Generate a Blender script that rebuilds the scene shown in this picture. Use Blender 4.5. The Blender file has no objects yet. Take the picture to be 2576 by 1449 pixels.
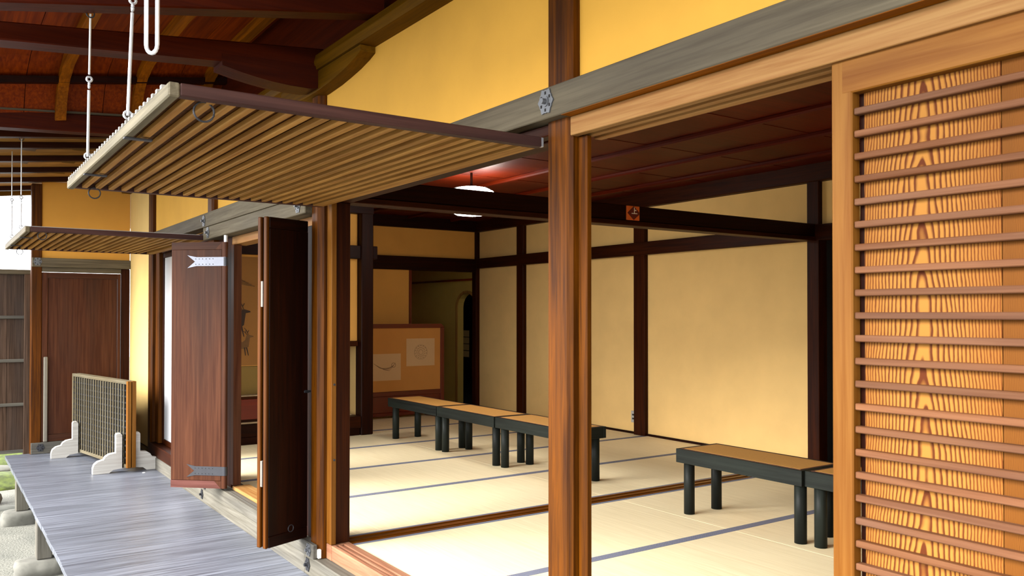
import bpy, bmesh, math, random
from mathutils import Vector, Matrix
random.seed(7)
S = bpy.context.scene
COL = S.collection
PI = math.pi

# ------------------------------------------------------------------ camera, sky, exposure
cam_d = bpy.data.cameras.new('camera')
cam = bpy.data.objects.new('camera', cam_d); COL.objects.link(cam); S.camera = cam
F_PX, YAW, PITCH, ROLL, CY = 2109.9, 0.605362, 0.0108959, 0.00045, 767.17
fw = Vector((-math.cos(YAW)*math.cos(PITCH), math.sin(YAW)*math.cos(PITCH), math.sin(PITCH)))
rt = fw.cross(Vector((0, 0, 1))).normalized(); up = rt.cross(fw)
rt2 = rt*math.cos(ROLL)+up*math.sin(ROLL); up2 = up*math.cos(ROLL)-rt*math.sin(ROLL)
cam.matrix_world = Matrix.Translation((0, 0, 1.235)) @ Matrix((rt2, up2, -fw)).transposed().to_4x4()
cam_d.sensor_fit = 'HORIZONTAL'; cam_d.sensor_width = 36.0
cam_d.lens = F_PX/2576*36.0
cam_d.shift_y = (CY-724.5)/2576
cam_d.clip_start = 0.05; cam_d.clip_end = 300
cam_d.dof.use_dof = True; cam_d.dof.focus_distance = 5.0; cam_d.dof.aperture_fstop = 10.0

world = bpy.data.worlds.new('overcast_sky'); S.world = world; world.use_nodes = True
bg = world.node_tree.nodes['Background']
bg.inputs[0].default_value = (0.97, 0.985, 1.0, 1); bg.inputs[1].default_value = 1.0

# hazy sun behind thin cloud on the garden side
sun_d = bpy.data.lights.new('hazy_sun', 'SUN'); sun_d.energy = 2.1; sun_d.angle = math.radians(45); sun_d.color = (1.0, .98, .94)
sun = bpy.data.objects.new('hazy_sun', sun_d); COL.objects.link(sun)
sun.rotation_euler = Vector((.18, .84, -.52)).to_track_quat('-Z', 'Y').to_euler()

S.view_settings.view_transform = 'Standard'; S.view_settings.look = 'None'
S.view_settings.gamma = 1.0; S.view_settings.use_curve_mapping = False
S.view_settings.exposure = 2.8
S.cycles.max_bounces = 14; S.cycles.diffuse_bounces = 10; S.cycles.glossy_bounces = 4
S.cycles.sample_clamp_indirect = 6.0
S.cycles.caustics_reflective = False; S.cycles.caustics_refractive = False

# ------------------------------------------------------------------ materials
def s2l(c):
    return tuple(((v/255)/12.92 if v/255 <= 0.04045 else ((v/255+0.055)/1.055)**2.4) for v in c)+(1,)
MATS = {}
def nt(name):
    m = bpy.data.materials.new(name); m.use_nodes = True
    t = m.node_tree; b = t.nodes['Principled BSDF']
    return m, t, b
def nd(t, typ, **kw):
    n = t.nodes.new(typ)
    for k, v in kw.items(): setattr(n, k, v)
    return n
def val(n, i, v):
    n.inputs[i].default_value = v; return n
def mth(t, op, a, b=None):
    n = nd(t, 'ShaderNodeMath', operation=op)
    for i, x in enumerate((a, b)):
        if x is None: continue
        if isinstance(x, (int, float)): n.inputs[i].default_value = x
        else: t.links.new(x, n.inputs[i])
    return n.outputs[0]
def rnd_coord(t):
    tc = nd(t, 'ShaderNodeTexCoord'); oi = nd(t, 'ShaderNodeObjectInfo')
    sc = nd(t, 'ShaderNodeVectorMath', operation='SCALE'); sc.inputs[0].default_value = (7.3, 3.9, 11.7)
    t.links.new(oi.outputs['Random'], sc.inputs['Scale'])
    ad = nd(t, 'ShaderNodeVectorMath', operation='ADD')
    t.links.new(tc.outputs['Object'], ad.inputs[0]); t.links.new(sc.outputs[0], ad.inputs[1])
    return ad.outputs[0], oi.outputs['Random']
def ramp(t, fac, stops):
    r = nd(t, 'ShaderNodeValToRGB')
    while len(r.color_ramp.elements) < len(stops): r.color_ramp.elements.new(0.5)
    for e, (p, c) in zip(r.color_ramp.elements, stops): e.position = p; e.color = c
    t.links.new(fac, r.inputs[0]); return r.outputs[0]
def mapped(t, vec, scale):
    m = nd(t, 'ShaderNodeMapping'); m.inputs['Scale'].default_value = scale
    t.links.new(vec, m.inputs['Vector']); return m.outputs[0]
def noise(t, vec, scale, detail=3, rough=0.55, dist=0.0):
    n = nd(t, 'ShaderNodeTexNoise'); n.inputs['Scale'].default_value = scale
    n.inputs['Detail'].default_value = detail; n.inputs['Roughness'].default_value = rough
    n.inputs['Distortion'].default_value = dist
    t.links.new(vec, n.inputs['Vector']); return n.outputs[0]
def mixc(t, fac, a, b, mode='MIX'):
    m = nd(t, 'ShaderNodeMix', data_type='RGBA', blend_type=mode)
    if isinstance(fac, (int, float)): m.inputs[0].default_value = fac
    else: t.links.new(fac, m.inputs[0])
    for i, x in ((6, a), (7, b)):
        if isinstance(x, tuple): m.inputs[i].default_value = x
        else: t.links.new(x, m.inputs[i])
    return m.outputs[2]
def bump(t, b, h, strength, dist=0.01):
    n = nd(t, 'ShaderNodeBump'); n.inputs['Strength'].default_value = strength; n.inputs['Distance'].default_value = dist
    t.links.new(h, n.inputs['Height']); t.links.new(n.outputs[0], b.inputs['Normal'])

WOODS = {   # dark grain, light grain, stain colour, stain amount, roughness
    'post':    ((86, 48, 22), (156, 94, 46), (70, 46, 30), .55, .5),
    'dark':    ((58, 26, 14), (92, 46, 26), (36, 18, 12), .5, .5),
    'ink':     ((34, 13, 8), (56, 24, 14), (20, 10, 8), .4, .45),
    'beam':    ((112, 100, 80), (146, 134, 110), (96, 90, 82), .5, .65),
    'sillgrey':((118, 112, 98), (158, 152, 138), (104, 104, 106), .5, .65),
    'honey':   ((196, 132, 70), (232, 176, 108), (168, 106, 54), .35, .5),
    'frame':   ((182, 114, 50), (216, 150, 78), (132, 78, 42), .45, .5),
    'slat':    ((140, 92, 64), (176, 126, 96), (124, 100, 88), .5, .6),
    'door':    ((104, 56, 34), (140, 84, 54), (84, 60, 48), .55, .45),
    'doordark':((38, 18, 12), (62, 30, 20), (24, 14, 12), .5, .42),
    'lattice': ((154, 104, 46), (196, 146, 78), (120, 84, 44), .4, .6),
    'plank':   ((92, 52, 20), (126, 76, 32), (80, 50, 26), .4, .6),
    'rail':    ((86, 60, 56), (112, 80, 74), (72, 58, 58), .4, .5),
    'soffit':  ((122, 42, 8), (168, 72, 20), (84, 28, 6), .5, .55),
    'rib':     ((130, 72, 22), (180, 108, 40), (90, 48, 18), .5, .55),
    'tie':     ((104, 34, 12), (140, 54, 24), (70, 22, 8), .5, .5),
    'keta':    ((112, 78, 30), (142, 102, 46), (88, 60, 24), .5, .6),
    'ceil':    ((120, 32, 6), (150, 46, 10), (84, 20, 4), .4, .5),
    'deck':    ((84, 87, 98), (142, 147, 160), (92, 96, 106), .5, .36),
    'fence':   ((78, 60, 48), (124, 100, 84), (92, 84, 80), .6, .55),
    'pale':    ((188, 182, 172), (216, 212, 204), (170, 166, 160), .4, .65),
    'greyed':  ((46, 46, 52), (72, 72, 78), (92, 84, 70), .5, .65),
    'lath':    ((128, 118, 96), (172, 160, 132), (150, 126, 84), .5, .6),
    'lacquer': ((84, 14, 8), (98, 20, 10), (70, 10, 6), .3, .3),
    'trackw':  ((120, 66, 24), (156, 92, 40), (96, 52, 22), .4, .4),
    'blackw':  ((30, 32, 30), (44, 48, 44), (56, 64, 56), .5, .45),
    'worn':    ((172, 112, 82), (214, 156, 120), (140, 92, 72), .5, .55),
    'batten':  ((122, 72, 62), (152, 96, 86), (104, 62, 54), .5, .5),
    'bamboo':  ((110, 40, 16), (140, 60, 24), (90, 30, 12), .4, .35),
}
WVAL = {'deck': .6, 'sillgrey': .4, 'pale': .75, 'lath': .34, 'beam': .45, 'honey': .38, 'frame': .29, 'slat': .34, 'post': .36, 'tie': .26, 'soffit': .55, 'rib': .62, 'keta': .5, 'ceil': .25, 'fence': .45, 'worn': .45, 'batten': .42, 'lattice': .74, 'plank': .46, 'rail': .42, 'door': .3, 'doordark': .3, 'dark': .36, 'ink': .45, 'blackw': .5, 'lacquer': .9, 'greyed': .16, 'trackw': .5}
def W(kind, axis='X'):
    key = kind+axis
    if key in MATS: return MATS[key]
    c1, c2, c3, amt, ro = WOODS[kind]
    m, t, b = nt('wood_%s_%s' % (kind, axis.lower()))
    co, rd = rnd_coord(t)
    i = 'XYZ'.index(axis)
    sf = [55, 55, 55]; sf[i] = 2.0
    sl = [5, 5, 5]; sl[i] = 0.8
    n1 = noise(t, mapped(t, co, sf), 1.0, 5, .6, .35)
    n2 = noise(t, mapped(t, co, sl), 1.0, 3, .55)
    base = ramp(t, n1, [(.34, s2l(c1)), (.66, s2l(c2))])
    st = ramp(t, n2, [(.42, (0, 0, 0, 1)), (.7, (amt, amt, amt, 1))])
    c = mixc(t, st, base, s2l(c3))
    hsv = nd(t, 'ShaderNodeHueSaturation'); t.links.new(c, hsv.inputs['Color'])
    vb = WVAL.get(kind, .45)
    t.links.new(mth(t, 'MULTIPLY_ADD', rd, .24*vb), hsv.inputs['Value'])
    hsv.inputs['Value'].links[0].from_node.inputs[2].default_value = .88*vb
    t.links.new(hsv.outputs[0], b.inputs['Base Color'])
    b.inputs['Roughness'].default_value = ro
    b.inputs['Specular IOR Level'].default_value = .5 if kind in ('deck', 'lacquer') else .1
    hsv.inputs['Saturation'].default_value = 1.05 if kind == 'frame' else 1.0 if kind in ('deck', 'sillgrey', 'pale', 'beam', 'blackw', 'lath', 'greyed', 'door', 'worn', 'batten', 'honey', 'lattice') else 1.12
    bump(t, b, n1, .22, .004)
    MATS[key] = m; return m

def plaster(name, col, rough=.9, stains=()):
    if name in MATS: return MATS[name]
    m, t, b = nt(name); tc = nd(t, 'ShaderNodeTexCoord'); v = tc.outputs['Object']
    n = noise(t, v, 3.0, 4); n2 = noise(t, v, 160, 3)
    l = s2l(col); d = tuple(x*.9 for x in l[:3])+(1,)
    c = ramp(t, n, [(.3, d), (.7, l)])
    for (p, r, a) in stains:
        ds = nd(t, 'ShaderNodeVectorMath', operation='DISTANCE'); t.links.new(v, ds.inputs[0]); ds.inputs[1].default_value = p
        w = mth(t, 'ADD', ds.outputs['Value'], mth(t, 'MULTIPLY', noise(t, v, 9, 4), r*1.2))
        k = ramp(t, w, [(min(.98, r*.9), (a, a, a, 1)), (min(1, r*1.5), (0, 0, 0, 1))])
        c = mixc(t, k, c, s2l((252, 246, 230)))
    t.links.new(c, b.inputs['Base Color']); b.inputs['Roughness'].default_value = rough
    bump(t, b, n2, .12, .002)
    MATS[name] = m; return m

def flat(name, col, rough=.6, metal=0.0, emit=0.0, var=.12, scale=20):
    if name in MATS: return MATS[name]
    m, t, b = nt(name); co, rd = rnd_coord(t)
    n = noise(t, co, scale, 4); l = s2l(col)
    c = ramp(t, n, [(.3, tuple(x*(1-var) for x in l[:3])+(1,)), (.7, l)])
    t.links.new(c, b.inputs['Base Color']); b.inputs['Roughness'].default_value = rough
    b.inputs['Metallic'].default_value = metal
    if emit:
        b.inputs['Emission Color'].default_value = l; b.inputs['Emission Strength'].default_value = emit
    MATS[name] = m; return m

def tatami_mat():
    if 'tatami' in MATS: return MATS['tatami']
    m, t, b = nt('tatami_straw'); co, rd = rnd_coord(t)
    n = noise(t, mapped(t, co, (3, 170, 1)), 1, 4, .6); n2 = noise(t, co, 1.6, 3)
    c = ramp(t, n, [(.3, s2l((216, 198, 156))), (.7, s2l((236, 220, 182)))])
    c = mixc(t, ramp(t, n2, [(.4, (0, 0, 0, 1)), (.7, (.35, .35, .35, 1))]), c, s2l((228, 214, 176)))
    t.links.new(c, b.inputs['Base Color']); b.inputs['Roughness'].default_value = .6
    b.inputs['Specular IOR Level'].default_value = .35
    bump(t, b, n, .2, .002); MATS['tatami'] = m; return m
def border_mat():
    if 'border' in MATS: return MATS['border']
    m, t, b = nt('tatami_border_cloth'); tc = nd(t, 'ShaderNodeTexCoord')
    sp = nd(t, 'ShaderNodeSeparateXYZ'); t.links.new(tc.outputs['Object'], sp.inputs[0])
    k = 2*PI/.022
    a = mth(t, 'SINE', mth(t, 'MULTIPLY', mth(t, 'ADD', sp.outputs[0], sp.outputs[1]), k))
    c2 = mth(t, 'SINE', mth(t, 'MULTIPLY', mth(t, 'SUBTRACT', sp.outputs[0], sp.outputs[1]), k))
    f = mth(t, 'ABSOLUTE', mth(t, 'MULTIPLY', a, c2))
    c = ramp(t, f, [(.16, s2l((24, 30, 72))), (.3, s2l((140, 143, 156))), (.72, s2l((146, 149, 162))), (.85, s2l((22, 28, 70)))])
    t.links.new(c, b.inputs['Base Color']); b.inputs['Roughness'].default_value = .8
    MATS['border'] = m; return m
def cathedral(name, cx, lo, hi, side, arch=6.5, f1=80, f2=300, far=(.07, .17)):
    """flat-sawn cedar: nested flame grain in the middle, straight grain at the edges"""
    m, t, b = nt(name); tc = nd(t, 'ShaderNodeTexCoord'); v = tc.outputs['Object']
    sp = nd(t, 'ShaderNodeSeparateXYZ'); t.links.new(v, sp.inputs[0])
    zc = mapped(t, v, (0.0, 0.0, 1.0))
    wob = noise(t, zc, 1.6, 2, .5)
    x = mth(t, 'ADD', mth(t, 'SUBTRACT', sp.outputs[0], cx), mth(t, 'MULTIPLY', mth(t, 'SUBTRACT', wob, .5), .05))
    fine = noise(t, mapped(t, v, (40, 40, 14)), 1, 3)
    x = mth(t, 'ADD', x, mth(t, 'MULTIPLY', mth(t, 'SUBTRACT', fine, .5), .009))
    x2 = mth(t, 'MULTIPLY', x, x)
    r = mth(t, 'SQRT', mth(t, 'ADD', x2, .00012))
    dec = mth(t, 'POWER', 2.718, mth(t, 'MULTIPLY', x2, -300.0))
    dec2 = mth(t, 'ADD', mth(t, 'MULTIPLY', dec, .8), .2)
    wz = noise(t, mapped(t, v, (9, 0, 6)), 1, 2, .5)
    ph = mth(t, 'ADD', mth(t, 'ADD', mth(t, 'MULTIPLY', r, f1), mth(t, 'MULTIPLY', x2, f2)), mth(t, 'ADD', mth(t, 'MULTIPLY', sp.outputs[2], arch), mth(t, 'MULTIPLY', mth(t, 'MULTIPLY', wz, 3.0), dec2)))
    fr = mth(t, 'FRACT', ph)
    c = ramp(t, fr, [(0, s2l(hi)), (.42, s2l(hi)), (.72, s2l(lo)), (.9, s2l(lo)), (1.0, s2l(hi))])
    k = ramp(t, mth(t, 'ABSOLUTE', x), [(far[0], (.12, .12, .12, 1)), (far[1], (.6, .6, .6, 1))])
    lat = noise(t, mapped(t, v, (14, 1, .5)), 1, 2)
    c = mixc(t, k, c, ramp(t, lat, [(.35, s2l(side)), (.7, s2l(tuple(min(255, q*1.16) for q in side)))]))
    t.links.new(c, b.inputs['Base Color']); b.inputs['Roughness'].default_value = .6; b.inputs['Specular IOR Level'].default_value = .06
    bump(t, b, fr, .1, .003)
    return m

YEL = plaster('yellow_plaster', (218, 164, 60))
YELIN = plaster('inner_plaster', (226, 188, 120), .9,
                (((-4.70, 5.985, .42), .16, .75), ((-4.78, 5.985, .62), .10, .45), ((-4.52, 5.985, .085), .045, .9),
                 ((-5.65, 5.985, .78), .1, .3), ((-4.9, 5.985, .72), .09, .4), ((-6.9, 5.985, .95), .05, .5)))
OCHRE = plaster('ochre_plaster', (206, 150, 70))
OLIVE = plaster('olive_plaster', (176, 146, 66))
GREYP = plaster('grey_plaster', (196, 190, 172))
IRON = flat('wrought_iron', (62, 62, 66), .5, .7)
IRONL = flat('worn_iron', (104, 106, 110), .45, .55)
STEEL = flat('bright_steel', (214, 218, 224), .35, .45)
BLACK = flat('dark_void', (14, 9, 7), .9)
TAT, BRD = tatami_mat(), border_mat()

# ------------------------------------------------------------------ mesh helpers
def box(bm, x0, x1, y0, y1, z0, z1, bv=0.0):
    vs = [bm.verts.new(p) for p in ((x0, y0, z0), (x1, y0, z0), (x1, y1, z0), (x0, y1, z0),
                                    (x0, y0, z1), (x1, y0, z1), (x1, y1, z1), (x0, y1, z1))]
    fs = [bm.faces.new([vs[i] for i in q]) for q in ((3, 2, 1, 0), (4, 5, 6, 7), (0, 1, 5, 4), (1, 2, 6, 5), (2, 3, 7, 6), (3, 0, 4, 7))]
    if bv > 0:
        es = list({e for f in fs for e in f.edges})
        bmesh.ops.bevel(bm, geom=es, offset=bv, segments=1, affect='EDGES', profile=.5)
    return vs
def prism(bm, pts, axis, a0, a1):
    """polygon pts (2-D) extruded along axis between a0 and a1"""
    def P(p, a):
        return {'X': (a, p[0], p[1]), 'Y': (p[0], a, p[1]), 'Z': (p[0], p[1], a)}[axis]
    A = [bm.verts.new(P(p, a0)) for p in pts]; B = [bm.verts.new(P(p, a1)) for p in pts]
    n = len(pts)
    bm.faces.new(A); bm.faces.new(B[::-1])
    for i in range(n): bm.faces.new((A[i], B[i], B[(i+1) % n], A[(i+1) % n]))
def loft(bm, rings, cap=True):
    R = [[bm.verts.new(p) for p in r] for r in rings]; n = len(R[0])
    for a, b in zip(R, R[1:]):
        for i in range(n): bm.faces.new((a[i], a[(i+1) % n], b[(i+1) % n], b[i]))
    if cap: bm.faces.new(R[0][::-1]); bm.faces.new(R[-1])
def tube(bm, pts, r, n=8, close=False):
    pts = [Vector(p) for p in pts]; rings = []
    m = len(pts)
    for i, p in enumerate(pts):
        if close: d = pts[(i+1) % m]-pts[i-1]
        else: d = pts[min(i+1, m-1)]-pts[max(i-1, 0)]
        d.normalize()
        u = d.cross(Vector((.31, .17, .93))); u.normalize(); w = d.cross(u)
        rr = r[i] if isinstance(r, (list, tuple)) else r
        rings.append([p+(u*math.cos(2*PI*k/n)+w*math.sin(2*PI*k/n))*rr for k in range(n)])
    if close: rings.append(rings[0])
    loft(bm, rings, cap=not close)
def ring(bm, c, R, r, normal='Y', n=20):
    c = Vector(c); pts = []
    for k in range(n):
        a = 2*PI*k/n; ca, sa = R*math.cos(a), R*math.sin(a)
        pts.append(c+Vector({'Y': (ca, 0, sa), 'X': (0, ca, sa), 'Z': (ca, sa, 0)}[normal]))
    tube(bm, pts, r, 6, True)
def cyl(bm, x, y, z0, z1, r, n=16, r1=None):
    r1 = r if r1 is None else r1
    loft(bm, [[(x+R*math.cos(2*PI*k/n), y+R*math.sin(2*PI*k/n), z) for k in range(n)] for z, R in ((z0, r), (z1, r1))])
def tag(o, label=None, cat=None, group=None, kind=None):
    if label: o['label'] = label
    if cat: o['category'] = cat
    if group: o['group'] = group
    if kind: o['kind'] = kind
    return o
ROOTLOC = {}
def root(name, loc, label, cat, group=None, kind=None, rot=0.0):
    o = bpy.data.objects.new(name, None); COL.objects.link(o); o.empty_display_size = .1
    o.location = loc; o.rotation_euler = (0, 0, rot)
    ROOTLOC[o.name] = (Vector(loc), rot)
    return tag(o, label, cat, group, kind)
def top(o):
    while o.parent: o = o.parent
    return o
def obj(name, bm, mat, parent=None, local=False, smooth=False, label=None):
    if parent is not None and not local:
        loc, rot = ROOTLOC.get(top(parent).name, (Vector((0, 0, 0)), 0.0))
        M = Matrix.Rotation(-rot, 4, 'Z') @ Matrix.Translation(-loc)
        bmesh.ops.transform(bm, matrix=M, verts=bm.verts)
    bmesh.ops.recalc_face_normals(bm, faces=bm.faces)
    me = bpy.data.meshes.new(name); bm.to_mesh(me); bm.free()
    me.materials.append(mat)
    if smooth:
        for p in me.polygons: p.use_smooth = True
    o = bpy.data.objects.new(name, me); COL.objects.link(o)
    if parent is not None: o.parent = parent
    if label: o['label'] = label
    return o
def bx(name, mat, x0, x1, y0, y1, z0, z1, parent=None, bv=.003, local=False, label=None):
    bm = bmesh.new(); box(bm, x0, x1, y0, y1, z0, z1, bv)
    return obj(name, bm, mat, parent, local, label=label)
def struct(o, label, cat):
    return tag(o, label, cat, None, 'structure')
def copy_tree(o, parent=None):
    c = o.copy(); COL.objects.link(c)
    if parent is not None: c.parent = parent
    for ch in o.children: copy_tree(ch, c)
    return c

def nail_cover(parent, c, face, r=.036, mat=None):
    """hexafoil iron plate with a knob; face 'Y' looks to -Y, 'X' looks to +X"""
    mat = mat or IRONL
    bm = bmesh.new(); n = 36; A = []; B = []
    for k in range(n):
        a = 2*PI*k/n; R = r*(1+.09*math.cos(6*a)+.05*math.cos(12*a))
        p, q = R*math.cos(a), R*math.sin(a)*1.12
        if face == 'Y': A.append((c[0]+p, c[1]-.005, c[2]+q)); B.append((c[0]+p, c[1]+.001, c[2]+q))
        else: A.append((c[0]+.005, c[1]+p, c[2]+q)); B.append((c[0]-.001, c[1]+p, c[2]+q))
    loft(bm, [B, A])
    o = obj('nail_cover', bm, mat, parent)
    bm = bmesh.new()
    for h0, h1, R in ((.004, .008, r*.5), (.008, .022, r*.26)):
        rr = []
        for h in (h0, h1):
            rr.append([((c[0]+R*math.cos(2*PI*k/12), c[1]-h, c[2]+R*math.sin(2*PI*k/12)) if face == 'Y' else
                        (c[0]+h, c[1]+R*math.cos(2*PI*k/12), c[2]+R*math.sin(2*PI*k/12))) for k in range(12)])
        loft(bm, rr)
    obj('knob', bm, mat, o)
    bm = bmesh.new()
    for k in range(6):
        a = PI/6+k*PI/3; p, q = r*.7*math.cos(a), r*.78*math.sin(a)
        if face == 'Y': box(bm, c[0]+p-.004, c[0]+p+.004, c[1]-.0058, c[1]-.004, c[2]+q-.005, c[2]+q+.005)
        else: box(bm, c[0]+.004, c[0]+.0058, c[1]+p-.004, c[1]+p+.004, c[2]+q-.005, c[2]+q+.005)
    obj('piercing', bm, BLACK, o)

# ================================================================== GROUND AND DECK
def ground_mat():
    m, t, b = nt('pale_sand'); tc = nd(t, 'ShaderNodeTexCoord'); v = tc.outputs['Object']
    n = noise(t, v, 2.5, 5); n2 = noise(t, v, 60, 4)
    c = ramp(t, n, [(.3, s2l((92, 92, 84))), (.7, s2l((122, 120, 110)))])
    c = mixc(t, ramp(t, n2, [(.35, (0, 0, 0, 1)), (.7, (.5, .5, .5, 1))]), c, s2l((76, 76, 68)))
    t.links.new(c, b.inputs['Base Color']); b.inputs['Roughness'].default_value = .95
    bump(t, b, n2, .5, .02); return m
bm = bmesh.new(); N = 24
gv = [[bm.verts.new((-40+60*i/N, -30+60*j/N, -.65+(.02*math.sin(i*1.7+j*.9) if 0 < i < N else 0))) for j in range(N+1)] for i in range(N+1)]
for i in range(N):
    for j in range(N): bm.faces.new((gv[i][j], gv[i+1][j], gv[i+1][j+1], gv[i][j+1]))
struct(obj('ground', bm, ground_mat(), smooth=True), 'pale raked sand of the garden below the veranda', 'ground')

deck = root('floor', (-4, 1.15, -.175), 'weathered grey plank veranda deck along the open rooms', 'veranda', kind='structure')
x = -9.74; i = 0
while x < 1.2:
    w = .137+.02*random.random()
    bx('plank', W('deck', 'Y'), x+.0005, min(x+w, 1.2)-.0005, .608+.006*random.random(), 1.683, -.21-.001*random.random(), -.175-.001*random.random(), deck, .001)
    x += w; i += 1
bx('edge_joist', W('sillgrey', 'X'), -9.74, 1.2, .66, .74, -.29, -.2125, deck, .004)
bx('inner_joist', W('dark', 'X'), -9.74, 1.2, 1.5, 1.58, -.29, -.2125, deck, .004)
for k, px in enumerate((-8.75, -6.95, -5.15, -3.35, -1.55)):
    nm = ('far', 'second', 'third', 'fourth', 'nearest')[k]
    o = bx('deck_post', W('sillgrey', 'Z'), px-.055, px+.055, .63, .73, -.53, -.2, None, .006)
    tag(o, 'squat grey post under the deck edge, %s along the veranda' % ('first from the wooden end door' if k == 0 else nm+' from the wooden end door'), 'post', 'posts under the deck edge', 'structure')
    if k >= 2:
        bx('post_base', W('sillgrey', 'Z'), px-.07, px+.07, .61, .75, -.68, -.531, o, .006); continue
    bm = bmesh.new(); bmesh.ops.create_icosphere(bm, subdivisions=3, radius=1)
    rr = random.Random(k)
    ph = [rr.random()*6 for _ in range(6)]
    for v in bm.verts:
        p = v.co
        f = 1+.1*math.sin(3*p.x+ph[0])+.09*math.sin(4*p.y+ph[1])+.05*math.sin(7*p.z+ph[2]+3*p.x)+.04*math.sin(9*p.y+ph[3])
        v.co = Vector((px+p.x*f*.15, .66+p.y*f*.155, max(-.68, min(-.532, -.60+p.z*f*.115))))
    st = obj('foundation_stone', bm, None or flat('granite', (104, 102, 94), .9, 0, 0, .35, 14), smooth=True)
    tag(st, 'rounded pale boulder under the deck post, %s' % ('the farther one, beside the moss' if k == 0 else 'the nearer one at the bottom left'), 'stone', 'foundation stones of the deck')

# moss, kerb stones and rocks at the far end of the garden
def lump(name, c, s, mat, seed, sub=3):
    bm = bmesh.new(); bmesh.ops.create_icosphere(bm, subdivisions=sub, radius=1); rr = random.Random(seed); ph = [rr.random()*6 for _ in range(5)]
    for v in bm.verts:
        p = v.co; f = 1+.12*math.sin(4*p.x+ph[0])+.1*math.sin(5*p.y+ph[1])+.06*math.sin(9*p.x+7*p.z+ph[2])
        v.co = Vector((c[0]+p.x*f*s[0], c[1]+p.y*f*s[1], c[2]+p.z*f*s[2]))
    return obj(name, bm, mat, smooth=True)
MOSS = flat('green_moss', (84, 98, 26), .95, 0, 0, .75, 14)
STONE = flat('kerb_stone', (120, 120, 112), .9, 0, 0, .3, 10)
ROCK = flat('brown_rock', (112, 100, 84), .9, 0, 0, .4, 12)
for k, (c, s) in enumerate((((-10.85, -.2, -.66), (.38, 1.6, .12)), ((-12.95, -.2, -.66), (.8, 2.6, .16)), ((-9.98, -.75, -.67), (.12, 1.0, .10)))):
    o = lump('moss', c, s, MOSS, 40+k, 4); o['kind'] = 'stuff'
    tag(o, ('bright green moss strip between the two kerb stones', 'broad bright moss bank beyond the plank fence', 'low moss strip nearest the deck end')[k], 'moss')
for k, (c, s) in enumerate((((-11.6, .1, -.62), (.16, .9, .09)), ((-9.45, -.1, -.66), (.13, .8, .06)))):
    tag(lump('kerb_stone', c, s, STONE, 50+k), ('long pale kerb stone in the moss beyond the fence', 'long grey kerb stone beside the sand at the deck end')[k], 'stone')
tag(lump('garden_rock', (-9.76, .38, -.6), (.11, .17, .12), ROCK, 60), 'dark brown split rock beside the moss at the deck end', 'rock')

# ================================================================== FACADE FRAME
YF = 1.70     # front face of the posts
P = {1: (-2.254, -2.128), 2: (-4.392, -4.266), 3: (-6.48, -6.354), 4: (-8.56, -8.434), 0: (-.09, .036)}
PL = {1: 'reddish brown square post standing between the lattice door and the open bay',
      2: 'rough brown post beside the dark folded shutters', 3: 'brown post at the far end of the shutter opening, under the grey beam',
      4: 'farthest facade post beside the plain yellow wall strip', 0: 'brown post behind the lattice door at the near end'}
for k, (a, b) in P.items():
    bm = bmesh.new()
    c = .012 if k != 2 else .022
    zt, zb = 2.52, (-.07 if k != 4 else -.07)
    y0, y1 = YF, YF+.095
    prism(bm, [(a+c, y0), (b-c*1.3, y0), (b, y0+c*1.3), (b, y1-.005), (b-.005, y1), (a+.005, y1), (a, y1-.005), (a, y0+c)], 'Z', zb, zt)
    o = obj('post', bm, W('post', 'Z')); struct(o, PL[k], 'post')
    if k == 2:
        b2 = bmesh.new(); box(b2, b-.024, b+.0015, YF-.0015, YF+.018, -.068, -.02, .003)
        obj('white_patch', b2, flat('patch_white', (236, 234, 228), .8), o, label='white patch at the foot of the post')  # small white block on the lower front corner

bmain = root('beam', (-3.5, 1.7, 1.88), 'long weathered grey beam running over the whole facade', 'beam', kind='structure')
bx('beam_face', W('beam', 'X'), -8.58, 1.6, 1.66, 1.76, 1.8785, 1.981, bmain, .003)
bx('beam_underside', W('rib', 'X'), -2.127, 1.6, 1.6635, 1.759, 1.8768, 1.8784, bmain, 0, label='underside of the beam with an orange reflection coloured in')  # thin sheet coloured orange for light reflected onto the beam's underside
nail_cover(bmain, (-2.2, 1.66, 1.934), 'Y'); nail_cover(bmain, (-6.42, 1.66, 1.925), 'Y'); nail_cover(bmain, (-4.33, 1.66, 1.93), 'Y')

bc = root('beam', (-5.4, 1.7, 1.78), 'shorter grey beam over the shutter opening, right under the long beam', 'beam', kind='structure')
bx('beam_face', W('beam', 'X'), -6.45, -4.372, 1.66, 1.76, 1.783, 1.8755, bc, .004)
nail_cover(bc, (-6.31, 1.66, 1.83), 'Y'); nail_cover(bc, (-4.475, 1.66, 1.832), 'Y')
o = bx('lintel', W('honey', 'X'), -6.04, -4.46, 1.752, 1.86, 1.725, 1.7825, None, .003); struct(o, 'pale wooden lintel over the shutter opening', 'lintel')

ka = root('lintel', (-1.1, 1.75, 1.815), 'honey coloured grooved lintel over the lattice sliding door', 'lintel', kind='structure')
for y0, y1 in ((1.702, 1.732), (1.757, 1.778), (1.803, 1.835)):
    bx('lintel_rail', W('honey', 'X'), -2.1275, 1.5, y0, y1, 1.815, 1.8765 if y0 < 1.71 else 1.8401, ka, .002)
bx('lintel_body', W('honey', 'X'), -2.1275, 1.5, 1.7325, 1.835, 1.8402, 1.8765, ka, .002)
o = bx('lintel', W('dark', 'X'), -4.265, -2.2545, 1.775, 1.86, 1.835, 1.8765, None, .003); struct(o, 'dark inner lintel over the open bay behind the raised lattice shutter', 'lintel')
o = bx('shutter_hanger', W('dark', 'X'), -4.265, -2.2545, 1.712, 1.76, 1.838, 1.8765, None, .003); struct(o, 'dark rail the near lattice shutter hangs from', 'rail')

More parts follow.
